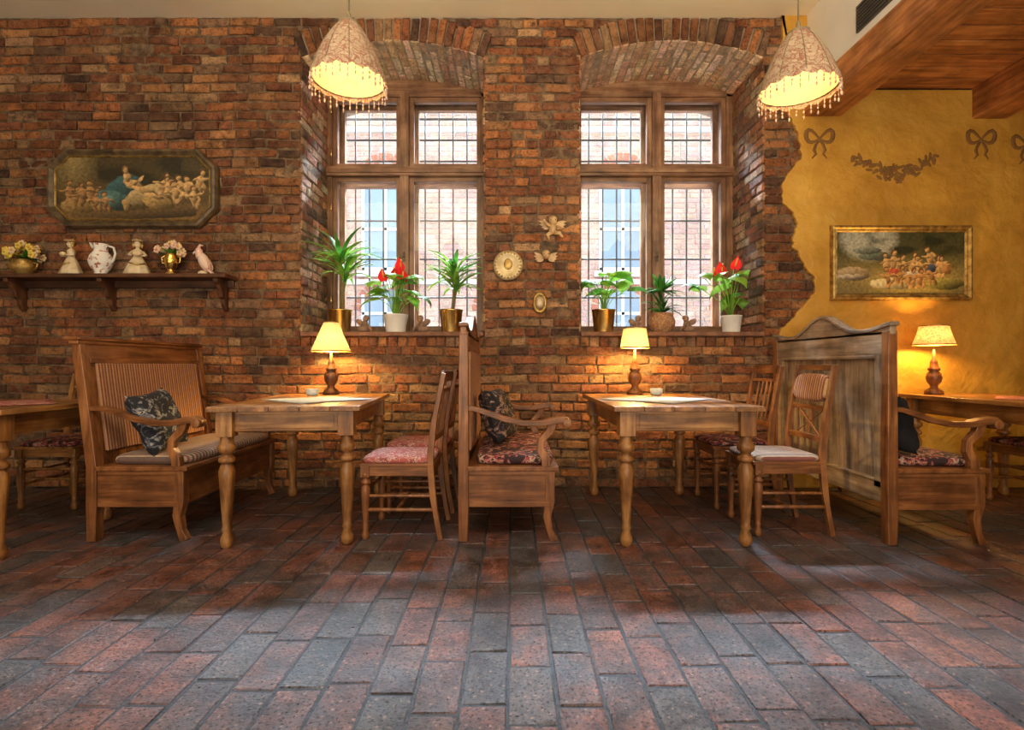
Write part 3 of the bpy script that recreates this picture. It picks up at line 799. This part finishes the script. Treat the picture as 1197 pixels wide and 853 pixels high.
# ------------------------------------------------------------------ shelf + things
SZ=1.715
b=B('wall_shelf'); b.box(-4.6,-2.24,4.0,4.195,SZ-.03,SZ,DARK); b.box(-4.6,-2.26,4.165,4.195,SZ-.09,SZ-.03,DARK)
for px in (14,122,256):
    x=PX(px,0,4.08).x
    poly=[(4.19,SZ-.03),(4.02,SZ-.03),(4.025,SZ-.06),(4.06,SZ-.08),(4.085,SZ-.12),(4.10,SZ-.17),(4.13,SZ-.19),(4.14,SZ-.23),(4.165,SZ-.27),(4.19,SZ-.28)]
    b.prism(poly,'x',x-.018,x+.018,DARK)
b.done(bevel=.004)
def sx(px): return PX(px,0,4.08).x
def flowers(b,c,rad,n,mats,seed,sz=.02):
    r=random.Random(seed)
    for k in range(n):
        v=Vector((r.gauss(0,1),r.gauss(0,.8),abs(r.gauss(0,.8)))).normalized()*rad*r.uniform(.75,1)
        p=Vector(c)+v; m=r.choice(mats); 
        for q in range(5):
            a=q*1.256; b.sup(p+Vector((math.cos(a),-.2,math.sin(a)))*sz*.6,(sz*.5,sz*.35,sz*.5),m,nu=6,nv=4)
        b.sup(p+Vector((0,-.3*sz,0)),(sz*.3,)*3,M_gold,nu=6,nv=4)
    for k in range(n//2):
        b.leaf(c,r.uniform(0,6.28),r.uniform(0,1),rad*1.1,.03,.8,M_leaf)
b=B('flower_pot'); pot(b,M_goldf,.085,.12,'round'); flowers(b,(0,0,.14),.12,34,[M_yel,M_yel,M_petal],2,.028)
for s in (-1,1): b.tube([(s*.07,0,.1),(s*.115,0,.09),(s*.1,0,.05),(s*.07,0,.04)],.007,M_goldf)
b.done((sx(26),4.09,SZ))
def girl(px,seed,flip=1):
    b=B('porcelain_figurine'); m=M_ivory; m2=M_goldf
    n=30; prof=[(.085,0),(.09,.012),(.075,.05),(.055,.10),(.036,.135),(.028,.15),(.034,.175),(.036,.19),(.022,.205),(.012,.212),(.012,.222)]
    vs=[];fs=[]
    for i,(r,z) in enumerate(prof):
        for k in range(n):
            a=2*math.pi*k/n; rr=r*(1+(.09*math.sin(a*8)*max(0,1-z/.13)))
            vs.append((rr*math.cos(a),rr*math.sin(a)*.8,z))
    for i in range(len(prof)-1):
        for k in range(n): k2=(k+1)%n; fs.append((i*n+k,i*n+k2,(i+1)*n+k2,(i+1)*n+k))
    fs.append(tuple(range(n))); b.add(vs,fs,m,True)
    b.sup((0,-.002,.245),(.024,.025,.03),m); b.sup((0,.006,.253),(.030,.029,.028),m2); b.sup((0,.012,.285),(.014,.014,.012),m2)
    b.sup((0,-.027,.243),(.004,.004,.006),m)
    for s in (-1,1):
        b.sup((s*.009,-.024,.250),(.003,.002,.002),M_black); b.tube([(s*.032,0,.188),(s*.058,-.01,.155),(s*.035,-.05,.15)],[.011,.009,.007],m)
        b.sup((s*.028,.0,.235),(.010,.010,.02),m2)
    b.sup((0,-.055,.16),(.03,.02,.018),M_petal); b.tube([(-.05,-.03,.09),(0,-.062,.075),(.05,-.03,.09)],.006,m2)
    b.sup((0,-.01,.272),(.040,.038,.006),M_petal)
    b.done((sx(px),4.09,SZ),rz=flip*.5)
girl(82,1,-1); girl(160,2,1)
b=B('floral_pitcher'); b.lathe([(.045,0),(.05,.008),(.04,.02),(.075,.07),(.085,.11),(.075,.15),(.048,.19),(.045,.215),(.06,.245),(.055,.245),(.04,.215)],(0,0,0),M_pitcher,28)
b.tube([(.05,0,.235),(.10,0,.22),(.115,0,.17),(.10,0,.12),(.078,0,.09)],.009,M_whitec); b.sweep([(-.045,0,.215),(-.065,0,.24),(-.085,0,.258)],[(.05,.02),(.04,.015),(.02,.008)],M_whitec)
b.done((sx(117),4.09,SZ))
b=B('gold_flower_vase'); b.lathe([(.045,0),(.045,.01),(.02,.03),(.03,.05),(.05,.09),(.055,.12),(.035,.15),(.045,.17)],(0,0,0),M_gold,24)
for s in (-1,1): b.tube([(s*.04,0,.16),(s*.075,0,.14),(s*.07,0,.10),(s*.05,0,.09)],.006,M_gold)
flowers(b,(0,0,.17),.10,24,[M_petal,M_petal,M_yel,M_pink],5,.026); b.done((sx(199),4.09,SZ))
b=B('bird_figurine'); b.sup((0,0,.105),(.042,.036,.085),M_pink,rot=(0,-.45,0)); b.sup((-.045,0,.185),(.030,.027,.032),M_pink)
b.tube([(-.03,0,.14),(-.045,0,.18)],[.035,.026],M_pink); b.tube([(-.068,0,.186),(-.085,0,.178),(-.088,0,.165)],[.011,.007,.002],M_whitec); b.tube([(-.05,0,.21),(-.03,0,.24),(-.01,0,.235)],[.014,.01,.003],M_pink)
b.sweep([(.03,0,.05),(.07,0,-.0+.01),(.10,0,-.0+.004)],[(.04,.02),(.035,.012),(.02,.006)],M_pink)
for s in (-1,1): b.sup((.012,s*.034,.10),(.026,.008,.065),M_pink,rot=(0,-.5,0)); b.tube([(-.01,s*.015,.04),(-.015,s*.018,.0)],.006,M_gold)
b.lathe([(.04,0),(.036,.02),(.02,.035)],(-.01,0,0),M_ivory,16)
for s in (-1,1): b.sup((-.055,s*.024,.192),(.004,.003,.004),M_black)
b.done((sx(238),4.09,SZ))

# ------------------------------------------------------------------ paintings
def canvas(b,w,h,nx,ny,fn,clip=None):
    idx={}; vs=[];fs=[];cs=[]
    for i in range(nx+1):
        for j in range(ny+1):
            u=i/nx; v=j/ny; idx[i,j]=len(vs); vs.append(((u-.5)*w,0,(v-.5)*h)); cs.append(fn(u,v))
    for i in range(nx):
        for j in range(ny):
            if clip and not clip(((i+.5)/nx-.5)*w,((j+.5)/ny-.5)*h): continue
            fs.append((idx[i,j],idx[i+1,j],idx[i+1,j+1],idx[i,j+1]))
    b.v=[Vector(v) for v in vs]; b.f=fs; b.m=[0]*len(fs); b.s=[False]*len(fs); b.mats=[M_paint]; b.cols=cs
def blend(c,d,t): t=max(0,min(1,t)); return tuple(a*(1-t)+e*t for a,e in zip(c,d))
def painter(bg,ells):
    def fn(u,v):
        wu=u+.010*noise.noise(Vector((u*25,v*14,1))); wv=v+.018*noise.noise(Vector((u*25,v*14,7)))
        c=bg(u,v)
        for (cx,cy,rx,ry,a,col) in ells:
            x=wu-cx;y=(wv-cy)
            if abs(x)>.4 or abs(y)>.4: continue
            x*=2.1
            xr=x*math.cos(a)+y*math.sin(a); yr=-x*math.sin(a)+y*math.cos(a)
            d=(xr/(rx*2.1))**2+(yr/ry)**2
            if d<1.15:
                sh=.7+.45*(y/ry)-.35*(x/(rx*2.1)); sh=max(.2,min(1.1,sh)); cc=tuple(q*sh for q in col)
                c=blend(c,cc,(1.15-d)/.15)
        k=1+.5*noise.noise(Vector((u*50,v*28,3)))+.3*noise.noise(Vector((u*110,v*60,8))); return tuple(max(0,q*k*.85) for q in c)
    return fn
FL=(.50,.27,.10); FW=(.68,.42,.17)
def bg1(u,v):
    n=noise.noise(Vector((u*6,v*5,2)))
    c=blend((.15,.085,.028),(.07,.05,.018),v*1.3)
    c=blend(c,(.03,.025,.010),max(0,n*2+(.5 if .28<u<.8 and v>.55 else 0))); c=blend(c,(.40,.29,.11),max(0,1-abs(u-.13)*6)*max(0,v-.35)*1.5)
    return blend(c,(.30,.16,.05),max(0,.3-v)*2.4)
def bodyset(x,y,s,tilt,col,rr):
    hair=(.14,.06,.02); o=[]
    hx=x+.018*s*math.sin(tilt)*2; 
    o.append((x,y-.055*s,.012*s,.075*s,rr.uniform(-.9,.9),col)); o.append((x+.02*s,y-.06*s,.011*s,.07*s,rr.uniform(-.9,.9),col))
    o.append((x,y,.019*s,.07*s,-tilt,col)); o.append((x+.026*s,y+.03*s,.030*s,.014*s,rr.uniform(-.7,.7),col)); o.append((x-.024*s,y+.02*s,.026*s,.013*s,rr.uniform(-.7,.7),col))
    o.append((hx,y+.105*s,.015*s,.034*s,0,hair)); o.append((hx+.003*s,y+.095*s,.011*s,.026*s,0,col)); return o
rr=random.Random(6)
E1=[(.5,.17,.42,.10,0,(.20,.12,.045)),(.20,.28,.14,.12,.1,(.42,.26,.09))]
for k in range(6): E1+=bodyset(.10+.045*k+rr.uniform(-.01,.01),.32+.15*rr.random(),1.2,rr.uniform(-.5,.5),FL,rr)
E1+=[(.48,.32,.24,.13,.1,(.30,.19,.07)),(.44,.50,.12,.16,.5,(.05,.13,.14)),(.38,.33,.11,.13,-.3,(.08,.18,.17)),(.36,.30,.05,.10,-.2,(.14,.26,.23)),(.60,.42,.15,.12,.3,(.58,.42,.19)),(.66,.30,.10,.10,-.3,(.48,.31,.11)),
 (.505,.55,.065,.065,-.5,FW),(.465,.66,.022,.07,.3,FW),(.535,.60,.05,.022,.8,FW),(.455,.765,.022,.055,0,(.22,.1,.035)),(.458,.752,.014,.038,0,FW),(.57,.47,.08,.045,-.35,FW),(.635,.39,.065,.03,-.3,FW),(.46,.25,.02,.09,.3,(.5,.3,.1))]
for k in range(7): E1+=bodyset(.69+.038*k,.36+.24*rr.random(),1.25,rr.uniform(-.5,.5),FW,rr)
for k in range(2): E1+=bodyset(.27+.06*k,.24+.08*rr.random(),1.1,rr.uniform(-.5,.5),FL,rr)
def frame(b,poly,rings,mat):
    n=len(poly); vs=[];fs=[]
    def off(d):
        out=[]
        for i in range(n):
            p0=Vector(poly[i-1]);p=Vector(poly[i]);p1=Vector(poly[(i+1)%n])
            e0=(p-p0).normalized(); e1=(p1-p).normalized(); n0=Vector((-e0.y,e0.x)); n1=Vector((-e1.y,e1.x))
            bi=(n0+n1).normalized(); out.append(p+bi*(d/max(.2,bi.dot(n0))))
        return out
    for d,y in rings:
        for q in off(d): vs.append((q.x,y,q.y))
    for r in range(len(rings)-1):
        for k in range(n): k2=(k+1)%n; fs.append((r*n+k,r*n+k2,(r+1)*n+k2,(r+1)*n+k))
    b.add(vs,fs,mat)
def picture(name,x0,x1,z0,z1,poly,rings,mat,fn,clip,fw,mat2=None,rings2=None):
    cx,cz=(x0+x1)/2,(z0+z1)/2; root=empty(name,(cx,4.165,cz)); b=B('canvas'); canvas(b,x1-x0-fw,z1-z0-fw,250,130,fn,clip); b.done((0,-.008,0),parent=root)
    b=B('frame'); frame(b,poly,rings,mat)
    if rings2: frame(b,poly,rings2,mat2)
    b.done(parent=root)
x0,x1,z0,z1=-3.76,-2.385,2.11,2.75
w2,h2=(x1-x0)/2,(z1-z0)/2; cc=.15
oct_=[(-w2+cc,-h2),(w2-cc,-h2),(w2,-h2+cc),(w2,h2-cc),(w2-cc,h2),(-w2+cc,h2),(-w2,h2-cc),(-w2,-h2+cc)]
picture('octagonal_painting',x0,x1,z0,z1,oct_,[(0,.03),(0,-.005),(.012,-.03),(.03,-.034),(.05,-.012),(.058,-.012)],M_darkf,painter(bg1,E1),lambda x,z:(w2-abs(x))+(h2-abs(z))>cc+.03,.07,M_goldf,[(.056,-.014),(.062,-.022),(.07,-.010)])
def bg2(u,v):
    c=blend((.14,.12,.035),(.06,.06,.02),v); sky=max(0,1-((u-.26)/.24)**2-((v-.85)/.35)**2); c=blend(c,(.44,.44,.34),sky*2)
    n=noise.noise(Vector((u*9,v*8,5))); c=blend(c,(.025,.03,.010),n*2+.3 if u>.45 and v>.5 else n)
    return blend(c,(.44,.32,.10),max(0,.4-abs(v-.25))*1.6)
rr=random.Random(9); E2=[(.45,.20,.18,.08,0,(.6,.52,.3)),(.14,.34,.13,.10,0,(.50,.37,.2)),(.12,.30,.1,.04,0,(.62,.52,.36)),(.30,.60,.12,.06,0,(.18,.22,.16)),(.25,.68,.10,.05,0,(.24,.27,.21)),(.82,.2,.15,.08,0,(.28,.25,.06))]
for k in range(8): E2+=bodyset(.40+.06*k+rr.uniform(-.02,.02),.42+.16*rr.random(),1.3,rr.uniform(-.6,.6),FW,rr)
E2+=[(.45,.36,.05,.06,0,(.5,.1,.05)),(.72,.42,.04,.07,0,(.07,.10,.18)),(.58,.33,.06,.05,0,(.66,.6,.46)),(.84,.4,.03,.07,0,(.5,.25,.08))]
for k in range(5): E2+=bodyset(.4+.08*k,.24+.1*rr.random(),1.2,rr.uniform(-.9,.9),FL,rr)
x0,x1,z0,z1=2.58,3.72,1.522,2.13
w2b,h2b=(x1-x0)/2,(z1-z0)/2
picture('landscape_painting',x0,x1,z0,z1,[(-w2b,-h2b),(w2b,-h2b),(w2b,h2b),(-w2b,h2b)],[(0,.02),(0,-.01),(.008,-.03),(.022,-.034),(.035,-.018),(.045,-.02),(.055,-.008)],M_goldf,painter(bg2,E2),None,.05)

# wall ornaments
p=PX(594,310,4.17); b=B('decorative_wall_plate'); b.lathe([(.123,0),(.12,.012),(.085,.006),(.08,.003),(.0,.003)],(0,0,0),simple('brass_plate',(.62,.5,.28),(.4,.3,.15),.4,12,metal=.6),36,rot=(math.pi/2,0,0))
for k in range(24):
    a=k*math.pi/12; b.sup((.102*math.cos(a),-.012,.102*math.sin(a)),(.008,.005,.008),M_goldf,nu=6,nv=4)
b.sup((0,-.004,.01),(.035,.008,.045),M_goldf); b.done((p.x,4.175,p.z))
def cherub(px,py,s,wings):
    b=B('cherub_wall_sculpture'); m=simple('cherub_gold%d'%px,(.70,.48,.24),(.42,.26,.12),.45,20)
    b.sup((0,-.03,.03),(.032,.03,.034),m); b.sup((0,-.028,.048),(.034,.03,.026),m); b.sup((0,-.062,.026),(.006,.006,.006),m)
    for q in (-1,1):
        for k in range(4): b.leaf((q*.02,-.01,.0),0 if q>0 else math.pi,.75-.32*k if wings else .5-.3*k,.10-.012*k,.035,.3,m,roll=math.pi/2)
        b.sup((q*.018,-.058,.035),(.004,.003,.003),M_black)
    if not wings:
        b.sup((.0,-.025,-.03),(.032,.026,.045),m); b.tube([(-.02,-.03,-.01),(-.06,-.04,.01),(-.075,-.05,.04)],[.014,.011,.009],m); b.tube([(.02,-.03,-.01),(.055,-.04,-.025),(.03,-.055,-.04)],[.014,.011,.009],m)
        b.tube([(-.015,-.025,-.06),(-.045,-.04,-.085),(-.03,-.03,-.12)],[.02,.016,.010],m); b.tube([(.015,-.025,-.06),(.055,-.04,-.07),(.08,-.03,-.10)],[.02,.016,.010],m)
    o=b.done(PX(px,py,4.18)); o.scale=(s,s,s)
cherub(646,264,1.0,False); cherub(638,303,.95,True)
b=B('oval_miniature_frame'); b.lathe([(.055,0),(.057,.012),(.045,.02),(.04,.01),(0,.01)],(0,0,0),M_goldf,28,rot=(math.pi/2,0,0)); 
b.lathe([(.038,.012),(0,.013)],(0,0,0),M_ivory,24,rot=(math.pi/2,0,0))
for v in b.v: v.z*=1.55
b.done(Vector((PX(631,354,4.18).x,4.18,PX(631,354,4.18).z)))

def fl_tube(b,pts,r):
    n0=len(b.v); b.tube(pts,r,M_stencil,6)
    for v in b.v[n0:]: v.y*=.15
def bow(px,py,s=1):
    b=B('stencilled_bow')
    for q in (-1,1):
        lp=[(q*(.0+.11*math.sin(t)*(1)) ,0,.02+.055*math.sin(2*t)*.9+.03*math.sin(t)) for t in [math.pi*k/10 for k in range(11)]]
        fl_tube(b,lp,[.008+.013*math.sin(math.pi*k/10) for k in range(11)])
        fl_tube(b,[(0,0,.01),(q*.03,0,-.03),(q*.045,0,-.07),(q*.03,0,-.105),(q*.06,0,-.14)],[.008,.013,.015,.012,.005])
    b.sup((0,0,.015),(.018,.003,.02),M_stencil); p=PX(px,py,4.171); b.done(p)
bow(958,165); bow(1147,166); bow(1200,172)
b=B('stencilled_garland'); rg=random.Random(3)
for k in range(60):
    t=k/59; x=-.34+.68*t; z=.06-.14*math.sin(math.pi*t)+rg.uniform(-.03,.03)*(1+1.4*math.sin(math.pi*t)); a=rg.uniform(0,3)
    b.sup((x,0,z),(.030,.0028,.013),M_stencil,rot=(0,a,0),nu=10,nv=6)
for (x,z) in ((0,-.07),(-.09,-.05),(.1,-.05),(.04,-.12),(-.05,-.10)):
    for k in range(6): b.sup((x+.024*math.cos(k*1.047),0,z+.024*math.sin(k*1.047)),(.018,.003,.013),M_stencil,rot=(0,-k*1.047,0),nu=8,nv=5)
b.done(PX(1045,192,4.171))

# ------------------------------------------------------------------ light
wd=bpy.data.worlds.new('World'); SC.world=wd; wd.use_nodes=True
bgn=wd.node_tree.nodes['Background']; bgn.inputs[0].default_value=(.80,.89,1,1); bgn.inputs[1].default_value=3.3
def area(name,loc,target,sx_,sy_,e,col,spread=None):
    l=bpy.data.lights.new(name,'AREA'); l.shape='RECTANGLE'; l.size=sx_; l.size_y=sy_; l.energy=e; l.color=col
    if spread: l.spread=math.radians(spread)
    o=bpy.data.objects.new(name,l); SC.collection.objects.link(o); o.location=loc
    o.rotation_euler=(Vector(target)-Vector(loc)).to_track_quat('-Z','Y').to_euler(); return o
area('sky_daylight',(.2,9.0,8.4),(.2,2.5,.5),8,2.4,8500,(.66,.83,1),75)
area('wall_fill_warm',(-.3,.6,3.78),(-.3,4.2,1.5),5.5,1.6,150,(1,.79,.52))  # added warm fill brightening the brick wall, no actual ceiling fixture
area('floor_fill_cool',(0,-.6,3.80),(0,.55,0),7,1.4,72,(.58,.78,1),80)  # added cool fill above the camera, tints the foreground floor blue; no real panel
area('ceiling_fill_rear',(0,-2.7,1.3),(0,3.6,3.7),7,1.6,105,(1,.85,.66),110)  # added fill behind the camera, aimed up to lift ceiling and upper wall
cam=bpy.data.cameras.new('camera'); co=bpy.data.objects.new('camera',cam); SC.collection.objects.link(co)
co.location=(0,0,1.0); co.rotation_euler=(math.pi/2,0,0); cam.sensor_width=36; cam.lens=36*F/1197; cam.clip_start=.05
SC.camera=co
SC.view_settings.view_transform='Standard'
